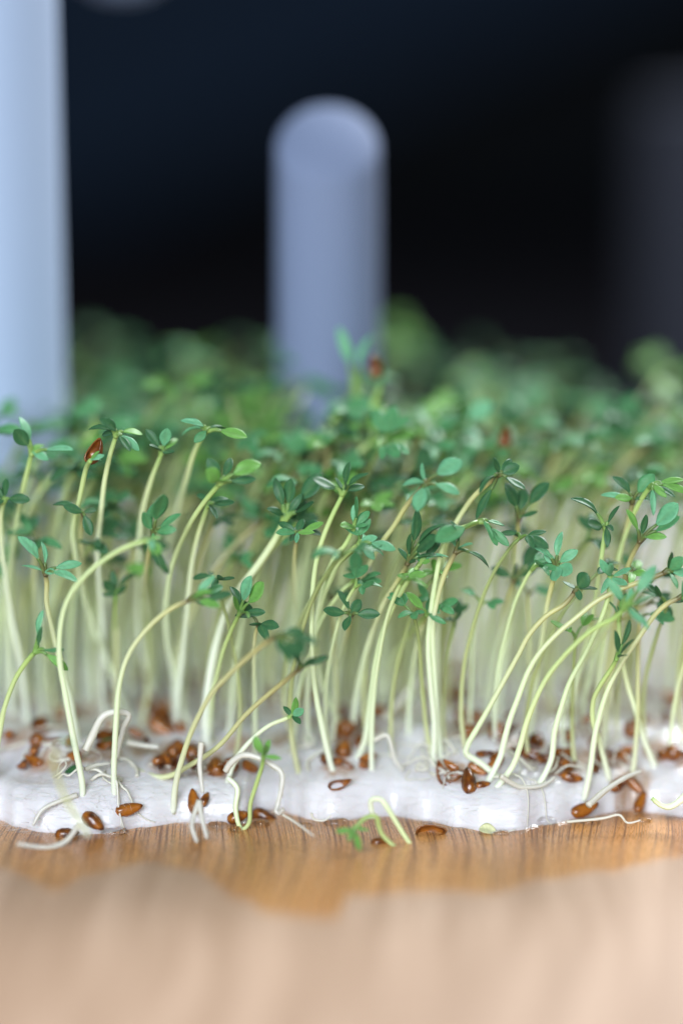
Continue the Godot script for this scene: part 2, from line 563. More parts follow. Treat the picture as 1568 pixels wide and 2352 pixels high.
func build_cotton() -> void:
	find_heaps()
	var us := PackedFloat32Array()
	for i in 15: us.append(3.6 * (1.0 - cos(i / 14.0 * PI / 2)))
	var u := 3.6
	var step := 0.4
	while u < 150.0:
		u += step
		step = minf(step * 1.03, 2.5)
		us.append(u)
	var nx := 280
	var st := begin()
	var P := func(i: int, j: int) -> Vector3:
		var x := lerpf(-64.0, 64.0, float(i) / nx)
		var z := edge(x) - us[j]
		var y := ground(x, z)
		if j == 0: y = -0.05
		var a := 0.0
		if j < 22:
			a = sin(minf(1.0, j / 14.0) * PI) * 0.18 * n2.get_noise_2d(x * 0.4, y * 1.2 + 50.0) + 0.06 * n2.get_noise_2d(x * 0.2 + 90.0, y * 7.0)
			a *= minf(1.0, (22 - j) / 8.0)
		return Vector3(x, y + a * 0.3, z + a) * MM
	var grid := []
	for j in us.size():
		var row := PackedVector3Array()
		for i in nx + 1: row.append(P.call(i, j))
		grid.append(row)
	var arc := PackedFloat32Array()
	arc.append(0.0)
	for j in range(1, us.size()): arc.append(arc[j - 1] + grid[j][140].distance_to(grid[j - 1][140]) / MM)
	var tint := []
	for j in us.size():
		var row := PackedColorArray()
		for i in nx + 1:
			var v: Vector3 = grid[j][i] / MM
			row.append(stain_shade(v.x, v.z) if us[j] < 70.0 else Color.WHITE)
		tint.append(row)
	var put := func(i, j):
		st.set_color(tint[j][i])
		st.set_uv(Vector2(i * 128.0 / nx / 60.0, arc[j] / 22.0)); st.add_vertex(grid[j][i])
	for j in us.size() - 1:
		for i in nx:
			put.call(i, j); put.call(i, j + 1); put.call(i + 1, j + 1)
			put.call(i, j); put.call(i + 1, j + 1); put.call(i + 1, j)
	st.generate_normals()
	st.index()
	var o := obj("cotton_pad", st.commit(), M.cotton)
	tag(o, "thick wet white cotton wool pad with a wavy torn front edge", "cotton pad")
	var r := RandomNumberGenerator.new()
	r.seed = 21
	var fs := begin()
	var white := func(_t): return Color(0.8, 0.79, 0.8)
	for i in 1300:
		var x := r.randf_range(-50, 50)
		var u2 := 6.0 * pow(r.randf(), 2.0) - 0.2
		var z := edge(x) - u2
		var p := PackedVector3Array()
		var a := r.randfn(0.0, 0.5) + (PI if r.randf() < 0.5 else 0.0)
		var q := Vector3(x, ground(x, z) + 0.05, z)
		var up := r.randf_range(-0.1, 0.5)
		for k in 5:
			p.append(q * MM)
			a += r.randfn(0.0, 0.5)
			q += Vector3(cos(a), up, sin(a) * 0.7 + 0.12) * r.randf_range(0.3, 0.8)
			up -= 0.22
			q.y = maxf(q.y, ground(q.x, q.z) + 0.05)
		tube(fs, p, func(t): return 0.013 * MM * (1.0 - 0.5 * t), white, 7, 3)
	var hair := obj("loose_fibres", done(fs), M.stem, o)
	hair.set_meta("kind", "stuff")
	var ws := begin()                                      # the thin film of water that creeps out from under the pad
	var nn := 240
	var rows := []
	for i in nn + 1:
		var x := lerpf(-55.0, 55.0, float(i) / nn)
		var w := 0.7 + 1.5 * clampf(n2.get_noise_2d(x * 0.5, 77.0) + 0.35, 0.0, 1.0) + 0.4 * n2.get_noise_2d(x * 2.0, 7.0)
		var row := []
		for k in 7:
			var t := k / 6.0
			row.append(Vector3(x, 0.02 + 0.5 * pow(1.0 - t, 1.6) + 0.12 * sin(t * PI) + 0.05 * (1.0 - t) * n2.get_noise_2d(x * 4.0, t * 9.0), edge(x) - 0.5 + (w + 0.5) * t) * MM)
		rows.append(row)
	for i in nn:
		for k in 6:
			tri(ws, rows[i][k], rows[i + 1][k], rows[i + 1][k + 1], Color.WHITE, Color.WHITE, Color.WHITE)
			tri(ws, rows[i][k], rows[i + 1][k + 1], rows[i][k + 1], Color.WHITE, Color.WHITE, Color.WHITE)
	var film := obj("water_film", done(ws), M.film)
	tag(film, "thin film of clear water on the wood along the cotton edge", "water")

func cylinder_mesh(r: float, y0: float, y1: float, cut: float, round_: float, wide := -1.0) -> ArrayMesh:   # an upright rod; its top is cut on a slant that faces forward
	var st := begin()
	var n := 48
	var prof := []
	prof.append([r, y0])
	for i in 7: prof.append([r, lerpf(y0, y1, i / 6.0 * 0.999)])
	for i in 9:
		var a := i / 8.0 * PI / 2
		prof.append([r - (wide if wide > 0.0 else round_) * (1.0 - cos(a)), y1 + round_ * sin(a)])
	prof.append([(r - (wide if wide > 0.0 else round_)) * 0.5, y1 + round_])
	prof.append([0.0, y1 + round_])
	var v := func(i, k):
		var q: float = TAU * k / n
		var rr: float = prof[i][0]
		var y: float = prof[i][1]
		if y > y0 + 0.001: y += cut * (-sin(q) * rr) * smoothstep(0.0, 1.0, (y - y0) / (y1 - y0))
		return Vector3(rr * cos(q), y, rr * sin(q)) * MM
	for i in prof.size() - 1:
		for k in n:
			var a: Vector3 = v.call(i, k)
			var b: Vector3 = v.call(i + 1, k)
			var c: Vector3 = v.call(i + 1, k + 1)
			var d: Vector3 = v.call(i, k + 1)
			st.add_vertex(a); st.add_vertex(b); st.add_vertex(c)
			st.add_vertex(a); st.add_vertex(c); st.add_vertex(d)
	st.generate_normals()
	st.index()
	return st.commit()

func box(size: Vector3) -> BoxMesh:
	var b := BoxMesh.new()
	b.size = size
	return b

func build_background() -> void:
	var w := obj("wall", box(Vector3(6.0, 4.0, 0.05)), M.dark)
	w.position = Vector3(0, 0.5, -2.6)
	tag(w, "plain dark navy wall far behind the cress", "wall", "", "structure")
	var t := obj("table", box(Vector3(3.0, 0.04, 2.2)), M.black)
	t.position = Vector3(0, -0.018 - 0.0202, 0.1)
	tag(t, "dark table top under the wooden board", "table", "", "structure")
	var panel := obj("dark_panel", box(Vector3(6.0, 1.6, 0.03)), M.navy)
	panel.transform = Transform3D(Basis(Vector3(0, 0, 1), deg_to_rad(23.5)), at(760, 240, -2500) + Vector3(-0.33, 0.73, 0))
	tag(panel, "dark blue slanting panel on the far wall, upper left", "panel")
	var rack := thing("white_rack", "pale blue-white upright at the left edge, with a short hanging peg", "rack", "", Vector3(-0.0488, 0.0, -0.048))
	obj("post", cylinder_mesh(13.0, 4.0, 190.0, 0.0, 2.0), M.pale, rack)
	var bar := obj("crossbar", cylinder_mesh(5.0, 0.0, 60.0, 0.0, 1.0), M.post, rack)
	bar.transform = Transform3D(Basis(Vector3(0, 0, 1), -PI / 2), Vector3(0.005, 0.165, -0.018))
	var peg := obj("hanging_peg", cylinder_mesh(8.0, 0.0, 65.5, 0.0, 7.0), M.post, rack)
	peg.transform = Transform3D(Basis(Vector3(1, 0, 0), PI), Vector3(0.0187, 0.165, -0.032))
	var p := thing("white_post", "pale blue-white round post with a slanted top in the middle", "post", "", at(922.0 * 0.8163, 900, -52.0) * Vector3(1, 0, 1))
	obj("post", cylinder_mesh(6.7, 3.0, 73.9, 0.62, 3.4, 6.6), M.post, p)
	var g := thing("grey_post", "dim grey post far behind at the right edge", "post", "", Vector3(0.0735, -0.018, -0.25))
	obj("post", cylinder_mesh(14.0, 0.0, 87.0, 0.0, 3.0), M.grey, g)

func area(called: String, pos: Vector3, target: Vector3, size: Vector2, energy: float, col: Color) -> void:
	var l := AreaLight3D.new()
	l.name = called
	l.area_size = size
	l.light_energy = energy
	l.light_color = col
	l.shadow_enabled = true
	l.area_range = 4.0
	add_child(l)
	l.look_at_from_position(pos, target, Vector3(0, 0, -1) if absf((target - pos).normalized().y) > 0.9 else Vector3.UP)

func _ready() -> void:
	# camera, exposure, light
	rng.seed = 20240611
	cam_basis = Basis(Vector3(1, 0, 0), deg_to_rad(PITCH))
	var cam := Camera3D.new()
	cam.name = "camera"
	var ca := CameraAttributesPhysical.new()
	ca.frustum_focal_length = 62.5
	ca.frustum_near = 0.01
	ca.frustum_far = 10.0
	ca.frustum_focus_distance = 0.3045
	ca.exposure_aperture = 2.5
	cam.attributes = ca
	cam.transform = Transform3D(cam_basis, CAM)
	add_child(cam)
	cam.fov = rad_to_deg(2.0 * atan(1176.0 / FOCAL))
	cam.near = 0.01
	cam.far = 10.0
	cam.current = true
	var we := WorldEnvironment.new()
	we.name = "world"
	var env := Environment.new()
	env.background_mode = Environment.BG_COLOR
	env.background_color = Color(0.05, 0.06, 0.08)
	env.tonemap_mode = Environment.TONE_MAPPER_LINEAR
	env.tonemap_exposure = 0.96
	env.sdfgi_enabled = true
	env.ssao_enabled = true
	env.ssil_enabled = true
	we.environment = env
	add_child(we)
	area("window_light", Vector3(-0.18, 0.38, 0.92), Vector3(0, 0.02, 0), Vector2(0.6, 0.45), 2.0, Color(0.93, 0.96, 1.0))
	area("skylight", Vector3(0.30, 0.46, -0.42), Vector3(0, 0.02, -0.02), Vector2(0.32, 0.26), 1.0, Color(0.97, 0.98, 1.0))

	n1.seed = 11; n1.frequency = 0.055; n1.fractal_octaves = 2
	n2.seed = 12; n2.frequency = 0.22; n2.fractal_octaves = 3
	var e := [-120, 1880, -60, 1888, 0, 1884, 40, 1900, 100, 1912, 180, 1918, 250, 1914, 330, 1900, 420, 1889, 500, 1893, 556, 1892, 596, 1866, 640, 1860, 676, 1872, 710, 1882, 760, 1888, 850, 1878, 900, 1874, 980, 1886, 1050, 1900, 1110, 1909, 1180, 1908, 1260, 1893, 1330, 1880, 1400, 1868, 1450, 1860, 1500, 1868, 1568, 1876, 1660, 1868]
	for i in e.size() / 2:
		var d := ray(e[i * 2], e[i * 2 + 1])
		var p := CAM - d * (CAM.y / d.y)
		edge_x.append(p.x / MM)
		edge_z.append(p.z / MM)
	make_materials()
	var tones := [Color(0.085, 0.28, 0.11), Color(0.042, 0.14, 0.054), Color(0.15, 0.42, 0.22), Color(0.16, 0.38, 0.08)]
	for c in tones:
		for v in 4:
			leaf_mesh.append(make_leaflet([0.215, 0.25, 0.185, 0.265][v], [0.08, 0.26, 0.45, -0.14][v], [0.35, 0.12, 0.5, 0.22][v], [0.2, -0.4, 0.35, -0.2][v], c, leaf_mesh.size() + 30))
	build_board()
	build_cotton()
	build_background()
	build_front()
	build_bed()
	build_seeds()

func build_front() -> void:
	# left third
	var s := sprout("pale stem at far left whose tip still wears a dark brown seed hull", [300, 1655, 262, 1560, 233, 1480, 205, 1410, 187, 1340, 170, 1250, 170, 1200, 182, 1150, 197, 1080, 208, 1058], -8, "", [236, 1042, 0.5, 0.9, 238, 1050, -0.6, 0.8, 228, 1035, 0.2, 0.9])
	cap_on(s, 219, 1036, -7.0, 52, 62)
	sprout("white stem behind the hull-tipped sprout, spreading leaf star on top", [242, 1655, 232, 1560, 236, 1440, 231, 1370, 225, 1290, 226, 1240, 232, 1180, 240, 1110, 252, 1050, 268, 998], -10, "white", [208, 968, 0, 0.8, 248, 962, 2, 1.5, 330, 985, -1.5, 1.0, 300, 1034, 2.0, 0.9, 322, 1028, 1.0, 0.8, 232, 998, -2, 0.8])
	sprout("sprout that arches to the right over the white stems, drooping leaf at its tip", [190, 1822, 188, 1790, 168, 1690, 150, 1590, 137, 1510, 141, 1430, 160, 1370, 200, 1318, 260, 1272, 312, 1248, 340, 1240], 3, "", [385, 1322, 1, 0.8, 366, 1278, 1.5, 1.2, 372, 1232, -1, 0.8, 352, 1262, 2, 0.8], 0.5)
	sprout("sprout curving right to a low pale leaf cluster, rooted at the cotton front", [264, 1822, 262, 1770, 267, 1660, 275, 1570, 300, 1495, 350, 1432, 400, 1394, 438, 1378], 2, "brown", [486, 1326, 1, 1.0, 470, 1352, 2, 1.0, 505, 1392, 2, 1.1, 535, 1372, 1, 1.1, 520, 1342, -1.5, 1.0, 478, 1392, -1, 0.8], 0.48)
	sprout("short yellow-green sprout with a rounded five-leaf tuft, left of centre", [478, 1712, 484, 1650, 490, 1590, 508, 1510, 530, 1450, 550, 1410], -4, "green", [540, 1340, -1, 1.1, 574, 1322, 0.5, 1.5, 612, 1340, 1, 1.3, 610, 1410, 0, 0.9, 575, 1400, 2.5, 1.0, 530, 1370, 1, 1.0], 0.42)
	sprout("tall sprout bending right under a bright flat pair of leaves", [402, 1650, 400, 1560, 386, 1480, 381, 1400, 390, 1320, 410, 1258, 438, 1200, 470, 1152, 506, 1110], -4, "", [478, 1052, 0.5, 1.4, 482, 1084, 2.5, 1.5, 592, 1056, 0.5, 1.6, 588, 1106, -0.5, 1.0, 532, 1050, -2, 1.0, 522, 1100, 2, 1.0], 0.5)
	sprout("bright white straight stem, first of three close together at left", [363, 1612, 345, 1560, 326, 1490, 317, 1400, 318, 1300, 325, 1190, 345, 1110, 372, 1040], -16, "white", [335, 985, 0, 1.0, 385, 980, 1, 1.1, 410, 1000, -1, 1.0, 345, 1020, 2, 1.0, 400, 1045, 2, 1.0])
	sprout("white stem with a long leaf pointing right above the flat-leaf pair", [402, 1560, 390, 1505, 374, 1430, 373, 1380, 380, 1300, 396, 1215, 413, 1150, 428, 1100, 448, 1035, 476, 988], -15, "white", [568, 1002, 1, 1.2, 520, 968, -1, 0.9, 425, 955, 1, 0.9, 418, 975, -2, 0.9, 445, 1020, 2, 0.9])
	sprout("yellowish stem with one large upright oval leaf and smaller ones", [370, 1575, 355, 1485, 340, 1415, 333, 1340, 342, 1270, 352, 1226], -4, "brown", [369, 1132, 0.5, 1.75, 325, 1175, 1, 1.0, 415, 1178, 0, 0.9, 398, 1212, 2, 0.9, 352, 1262, 1.5, 0.8, 338, 1150, -1.5, 1.1], 0.5, 999.0, "", 0)
	sprout("white stem behind with a shaded leaf cluster at top, right of the flat-leaf pair", [402, 1670, 409, 1600, 419, 1510, 428, 1420, 440, 1300, 456, 1225, 478, 1160], -13, "white", [520, 1135, 0, 1.1, 540, 1160, 1, 0.9, 452, 1125, -1, 1.0, 500, 1190, 2, 1.0], 0.5, 999.0, "", 1)
	sprout("thick bright white stem leaning right into a dark leaf tuft", [478, 1722, 472, 1650, 481, 1560, 496, 1480, 521, 1400, 550, 1352, 592, 1298, 632, 1238, 655, 1190], -14, "white", [632, 1105, 1, 1.1, 672, 1098, 0, 1.0, 725, 1160, 2, 1.0, 742, 1092, -1, 1.2, 690, 1140, 1, 1.1, 622, 1165, 2, 0.9], 0.72, 999.0, "", 1)
	sprout("olive sprout arching from the cotton front to a big drooping grey-green leaf", [398, 1860, 404, 1800, 420, 1738, 445, 1668, 487, 1592, 545, 1531, 600, 1484, 634, 1460], 7, "olive", [700, 1510, 4, 1.3, 730, 1475, 3, 1.2, 648, 1505, 2, 0.8, 700, 1452, 0, 1.2, 665, 1520, 3, 0.8], 0.5, 999.0, "", 1)
	sprout("long low stem sweeping right across the cotton, dark slim leaves at its tip", [286, 1742, 300, 1762, 343, 1781, 387, 1783, 437, 1757, 503, 1713, 563, 1643, 620, 1592, 655, 1563, 690, 1535], 4, "olive", [672, 1478, 1, 0.8, 755, 1508, 0, 0.6, 724, 1510, 1, 0.7, 678, 1500, 2, 0.7], 0.5, 999.0, "", 1)
	sprout("left edge sprout forked into an upright leaf and a drooping one", [-12, 1790, -8, 1730, 2, 1670, 12, 1622, 34, 1563, 60, 1522, 84, 1494], 0, "green", [88, 1402, 0, 0.55, 96, 1440, 1, 0.7, 158, 1535, 1, 0.7, 148, 1500, 2, 0.7], 0.5)
	sprout("left sprout with bluish leaves on a dark forked neck", [180, 1705, 160, 1600, 138, 1516, 120, 1443, 108, 1385, 108, 1340, 104, 1316], -5, "brown", [58, 1228, 1, 1.2, 52, 1290, 0, 0.7, 106, 1240, -1, 0.6, 124, 1310, 1, 1.1, 174, 1320, 2, 1.1, 186, 1288, 0, 0.7], 0.5, 999.0, "", 2)
	sprout("blurred tan stem in front of the left cotton edge, bent down to the wood", [204, 1910, 182, 1886, 153, 1837, 132, 1782, 124, 1740, 140, 1700], 17, "olive", [180, 1716, 0, 0.8, 160, 1690, -1, 0.8], 0.42, 15.0)
	sprout("far left sprout with a heart-shaped leaf pair at its top", [30, 1640, 22, 1500, 20, 1380, 30, 1250, 52, 1130, 74, 1040], -17, "", [32, 985, 1, 1.3, 55, 955, 0, 1.2, 168, 1030, 2, 1.2, 100, 1010, -1, 1.3, 110, 1050, 1, 1.0])
	sprout("far left stem with leaves reaching past the picture edge", [62, 1660, 50, 1540, 28, 1420, 10, 1300, 2, 1200, 10, 1150], -14, "white", [-20, 1110, 0, 1.1, 66, 1142, 1, 1.1, 20, 1100, -1, 1.1, -18, 1160, 1, 1.0], 0.5, 999.0, "", 1)
	sprout("sprout with a twisted dark withered leaf, behind the hull-tipped one", [215, 1620, 207, 1500, 200, 1400, 190, 1300, 187, 1220, 192, 1180], -12, "brown", [210, 1230, 1, 1.2, 150, 1160, 1, 1.1, 130, 1140, 0, 1.0, 225, 1165, -1, 0.7], 0.45, 999.0, "", 1)
	sprout("small low sprout with deep green leaves between the white stems", [270, 1640, 266, 1540, 264, 1440, 266, 1370], -18, "green", [240, 1330, 1, 1.0, 300, 1305, 0, 1.0, 262, 1310, -1, 0.8, 290, 1345, 1, 0.8, 235, 1365, 0.5, 0.8], 0.45, 999.0, "", 1)
	# centre
	sprout("centre sprout, left of a close pair, rising in an S to dark leaves", [766, 1768, 756, 1742, 742, 1680, 727, 1606, 720, 1545, 716, 1470, 716, 1390, 723, 1308, 738, 1246, 760, 1190, 789, 1132], -6, "", [800, 1060, 0, 1.0, 830, 1080, 1, 1.0, 715, 1105, 1, 1.1, 765, 1100, 0, 1.2, 838, 1115, -1, 1.1, 800, 1100, 2, 1.0], 0.5, 999.0, "", 1)
	sprout("centre sprout with its stem bent like a J at the base and arched pale leaves", [832, 1672, 807, 1684, 782, 1662, 756, 1618, 738, 1560, 726, 1497, 729, 1436, 742, 1374, 760, 1329, 778, 1293, 806, 1264, 826, 1248], -5, "", [908, 1254, 1, 0.9, 866, 1232, 0, 1.3, 858, 1282, 1.5, 0.9, 850, 1218, -2, 0.9], 0.48, 999.0, "", 2)
	sprout("plain pale stem close behind the centre pair, thin leaves at top", [709, 1706, 705, 1630, 709, 1545, 722, 1450, 738, 1360, 762, 1290, 793, 1250, 812, 1214], -9, "", [783, 1206, 2, 1.3, 845, 1172, 0, 1.0, 826, 1140, 1, 1.0, 816, 1160, -1, 0.8, 838, 1200, 1, 0.8], 0.46)
	sprout("pale stem right of the centre seeds, curving up like a ladle handle", [818, 1740, 836, 1706, 846, 1650, 852, 1590, 862, 1520, 878, 1454, 902, 1396, 930, 1344, 964, 1294], -6, "", [1010, 1240, 0, 1.1, 1018, 1262, 1, 0.9, 990, 1292, 1, 0.9, 945, 1262, 0, 0.9], 0.52)
	sprout("yellow stem with brown neck under broad dark leaves right of centre", [806, 1690, 820, 1592, 842, 1490, 878, 1390, 911, 1336, 937, 1292], -6, "brown", [965, 1172, 0, 0.85, 996, 1190, 1, 1.0, 940, 1226, 1, 1.0, 992, 1226, 2, 1.7, 1008, 1262, 1, 0.8, 915, 1258, 0, 0.8, 958, 1292, 2, 0.6], 0.5, 999.0, "", 1)
	sprout("tall sprout with four sharp pale leaves spread like a cross, right of centre", [770, 1660, 774, 1560, 786, 1450, 802, 1386, 820, 1346, 846, 1298, 875, 1248, 904, 1208, 934, 1160, 974, 1112], -3, "brown", [1054, 1052, 0.5, 1.5, 1056, 1124, 1, 0.95, 928, 1098, 0.5, 1.2, 952, 1168, 2, 1.6, 986, 1168, 0.5, 1.1, 966, 1062, -1.5, 0.8], 0.5, 999.0, "", 2)
	sprout("dark star of slim leaves low between the centre stems", [772, 1640, 776, 1560, 788, 1490, 800, 1440, 806, 1412], -7, "brown", [740, 1402, 1, 0.9, 872, 1410, 1, 1.2, 778, 1354, -1, 0.9, 790, 1446, 2.5, 1.1, 826, 1378, -1, 1.2], 0.48, 999.0, "", 1)
	sprout("sprout with a curled leaf cluster left of the centre stems", [684, 1640, 680, 1500, 678, 1380, 676, 1290, 682, 1226], -9, "brown", [634, 1222, 1, 1.1, 640, 1196, 0, 1.1, 696, 1190, -1, 1.1, 745, 1206, 0, 0.9, 684, 1250, 1.5, 0.8, 722, 1222, 1, 0.9], 0.45)
	sprout("right one of two stems rising together from a curled seed hull", [1012, 1740, 1004, 1662, 997, 1540, 993, 1445, 1002, 1385, 1014, 1338, 1028, 1302, 1048, 1264], -5, "brown", [1056, 1196, 1, 1.2, 1026, 1222, 0.5, 0.7, 1080, 1240, 1, 0.8, 1132, 1286, 0.5, 0.8, 1070, 1262, 2, 0.8], 0.5)
	sprout("left one of two stems rising together, its leaves hanging over to the right", [994, 1758, 997, 1668, 989, 1575, 983, 1480, 990, 1396, 1004, 1308, 1016, 1258, 1036, 1222, 1068, 1210, 1104, 1196], -7, "", [1146, 1250, 1, 0.7, 1166, 1256, 0.5, 0.7, 1130, 1226, 2, 0.7, 1160, 1206, -1, 0.7, 1000, 1240, 4, 1.3], 0.5, 999.0, "", 0)
	sprout("sprout with dark backlit leaves edged in bright green, upper right of centre", [1006, 1690, 1002, 1520, 1008, 1380, 1020, 1262, 1044, 1206, 1064, 1172, 1086, 1142, 1118, 1112, 1146, 1090], -8, "brown", [1192, 1068, 0, 1.7, 1126, 1052, 1, 0.9, 1202, 1128, 1, 0.9, 1178, 1052, -1, 1.0, 1094, 1110, 3, 0.7, 1090, 1185, 3, 0.6], 0.5, 999.0, "", 1)
	sprout("slim leaning sprout with leaves at the lower right of the dark star", [860, 1640, 900, 1520, 935, 1466, 962, 1432, 980, 1412], -9, "green", [938, 1360, 1, 0.9, 1024, 1432, 1, 0.8, 985, 1375, -1, 0.9, 1010, 1400, 0, 0.8], 0.45)
	# right third
	sprout("long leaning stem, leftmost of the right-hand sweep, kinked at its foot", [1150, 1784, 1106, 1755, 1072, 1733, 1074, 1710, 1098, 1668, 1124, 1622, 1157, 1563, 1190, 1503, 1215, 1457, 1252, 1416, 1295, 1388, 1322, 1356], -4, "brown", [1345, 1318, 1, 1.8, 1330, 1380, 0.5, 1.2, 1290, 1340, -1, 0.9, 1372, 1350, 0, 1.1], 0.5, 999.0, "", 1)
	sprout("second stem of the right-hand sweep, ending in a long brown neck", [1117, 1794, 1146, 1744, 1157, 1702, 1171, 1651, 1189, 1603, 1211, 1545, 1237, 1501, 1277, 1457, 1324, 1417, 1370, 1380, 1426, 1352, 1488, 1330, 1530, 1314], -5, "brown", [1536, 1266, 1, 0.9, 1566, 1280, 1, 1.6, 1590, 1320, 0, 1.1, 1556, 1350, 2, 0.9], 0.52)
	sprout("third stem of the right-hand sweep, bowed over to pale mint leaves", [1136, 1806, 1175, 1762, 1193, 1716, 1207, 1665, 1226, 1614, 1251, 1563, 1280, 1523, 1317, 1483, 1360, 1446, 1408, 1420, 1436, 1396], 3, "green", [1500, 1304, 1, 1.1, 1506, 1370, 1.5, 1.2, 1490, 1444, 2, 0.8, 1452, 1352, 0, 1.1, 1395, 1330, 0, 1.0, 1462, 1420, 3, 0.8], 0.5, 999.0, "", 2)
	sprout("pale stem of the right-hand sweep standing behind the third, mint leaves on top", [1234, 1800, 1264, 1748, 1273, 1680, 1288, 1625, 1309, 1563, 1346, 1495, 1378, 1425, 1396, 1370, 1400, 1330], -6, "", [1378, 1286, 1, 1.0, 1402, 1300, 2, 1.1, 1450, 1310, 0, 0.9, 1440, 1348, 1.5, 0.8, 1386, 1350, 2, 0.9], 0.5, 999.0, "", 2)
	sprout("stem near the right edge that leans out of the picture with a brown neck", [1340, 1832, 1354, 1771, 1365, 1691, 1380, 1629, 1398, 1577, 1427, 1522, 1464, 1467, 1503, 1412, 1532, 1386, 1562, 1372], -3, "brown", [1600, 1350, 0, 1.0, 1596, 1390, 1, 1.0, 1570, 1335, 1, 1.0], 0.5)
	sprout("short bright green sprout with narrow dark leaves pressed together, right", [1400, 1790, 1376, 1706, 1361, 1660, 1361, 1612, 1376, 1577, 1404, 1534, 1416, 1512], 0, "green", [1418, 1452, 1, 0.8, 1448, 1424, 0, 0.6, 1452, 1466, 1, 0.8, 1440, 1496, 1.5, 0.9], 0.46, 999.0, "", 1)
	sprout("pale stem leaning left near the right edge with a hooked foot", [1462, 1768, 1500, 1762, 1492, 1735, 1474, 1688, 1455, 1622, 1438, 1565, 1424, 1490, 1420, 1420], -10, "white", [1400, 1370, 1, 1.0, 1440, 1365, 0, 1.0, 1420, 1390, 2, 0.8], 0.48)
	sprout("upright stem under a five-leaf tuft with one dark folded leaf, right of centre", [1214, 1704, 1226, 1607, 1234, 1530, 1245, 1461, 1256, 1388, 1266, 1345, 1276, 1302], -7, "brown", [1282, 1222, 0, 1.0, 1232, 1244, 1, 0.8, 1316, 1318, 2, 1.5, 1320, 1262, 1, 1.1, 1278, 1338, 2, 1.4, 1250, 1270, -1, 0.9], 0.5, 999.0, "", 2)
	sprout("upright stem with big drooping oval leaves, upper right", [1310, 1690, 1318, 1600, 1340, 1500, 1362, 1400, 1376, 1310, 1390, 1212], -9, "", [1344, 1206, 2, 1.3, 1332, 1130, 1, 0.9, 1402, 1206, 1.5, 1.4, 1420, 1160, 0, 0.8, 1398, 1250, 2, 0.7], 0.5, 999.0, "", 1)
	sprout("thick-necked stem with long arched leaves at the upper right edge", [1360, 1680, 1376, 1560, 1396, 1420, 1420, 1280, 1446, 1200, 1470, 1150, 1494, 1115], -9, "green", [1570, 1100, 0, 0.8, 1578, 1120, 1, 0.8, 1550, 1140, 2, 0.7, 1526, 1136, 2, 0.8, 1500, 1170, 3, 0.7], 0.5)
	sprout("stem with paired shiny leaves just left of the arched upper right leaves", [1330, 1660, 1350, 1560, 1384, 1440, 1418, 1300, 1436, 1220, 1452, 1150], -12, "brown", [1418, 1088, 0, 1.2, 1496, 1088, 0.5, 1.4, 1488, 1140, 1, 0.8, 1420, 1140, 2, 1.0, 1380, 1130, 0, 0.7], 0.5)
	sprout("olive-necked sprout with a spiky leaf fan at the right edge", [1390, 1700, 1400, 1580, 1416, 1440, 1438, 1310, 1470, 1240], -8, "olive", [1440, 1170, 1, 0.7, 1560, 1160, 0, 1.3, 1564, 1192, 1, 0.9, 1524, 1226, 2, 0.8, 1480, 1180, 0, 0.8], 0.5)
	sprout("dark leaf pair in shade behind the backlit sprout, upper right", [1140, 1640, 1160, 1500, 1180, 1340, 1186, 1240, 1192, 1190], -16, "brown", [1168, 1110, 1, 1.3, 1258, 1106, 0, 1.3, 1200, 1120, -1, 1.3, 1236, 1180, 1, 0.7], 0.5, 999.0, "", 1)
	sprout("thin sprout with flat spreading leaves in front of the pale stem wall", [1120, 1640, 1140, 1500, 1160, 1400, 1180, 1330], -18, "brown", [1125, 1305, 0, 0.9, 1232, 1312, 0, 0.8, 1180, 1292, 1, 0.9, 1265, 1270, 0, 1.4, 1240, 1250, -1, 1.2], 0.5, 999.0, "", 1)
	# young ones at the cotton's front edge
	sprout("small white seedling leaning right with curled green leaves, low left of centre", [520, 1795, 540, 1748, 573, 1704, 614, 1669, 650, 1653, 668, 1646], -3, "white", [684, 1604, 0, 1.0, 700, 1626, 1, 1.0, 652, 1622, 0, 0.9, 690, 1655, 1.5, 0.9], 0.42)
	sprout("young looped seedling with light green leaves at the cotton edge", [522, 1778, 545, 1811, 541, 1855, 548, 1893, 559, 1904, 573, 1887, 575, 1847, 589, 1800, 601, 1763, 605, 1740], 5, "green", [582, 1698, 1, 1.0, 624, 1700, 0, 0.9, 646, 1742, 1, 0.7, 612, 1712, 2, 0.8], 0.42, -1.0, "", 3)
	sprout("fallen yellow-green seedling looped on the wet wood in front", [856, 1866, 851, 1840, 873, 1836, 891, 1858, 920, 1906, 950, 1954, 940, 1958, 909, 1946, 880, 1920, 869, 1896, 864, 1876, 840, 1878, 815, 1902], 9, "green", [768, 1912, 1, 0.7, 832, 1955, 2, 0.8, 850, 1902, 0, 0.7, 800, 1930, 2, 0.8], 0.42, 5.0, "", 3)
	# tall, soft ones farther in
	var t := sprout("tall soft-focus sprout in the middle with a reddish hull on its tip", [760, 1640, 770, 1500, 786, 1300, 806, 1120, 830, 1010, 850, 950, 872, 888], -26, "green", [872, 850, 0, 0.9, 880, 862, 1, 0.8], 0.6, -30.0)
	cap_on(t, 862, 842, -25.5, 46, 100)
	sprout("soft-focus sprout with a bright mint leaf, right of the reddish hull", [930, 1640, 940, 1400, 970, 1150, 1000, 1060, 1036, 990], -28, "green", [1130, 925, 1, 1.6, 1060, 960, 2, 1.3, 1100, 985, 3, 1.3], 0.6, -34.0, "", 2)
	sprout("soft-focus sprout with pale leaves in front of the middle post", [740, 1640, 760, 1400, 790, 1150, 810, 1010, 815, 900], -30, "", [785, 760, 2, 0.9, 835, 770, 1, 0.8, 870, 975, 3, 1.4, 830, 1000, 1, 1.2], 0.6, -34.0, "", 2)
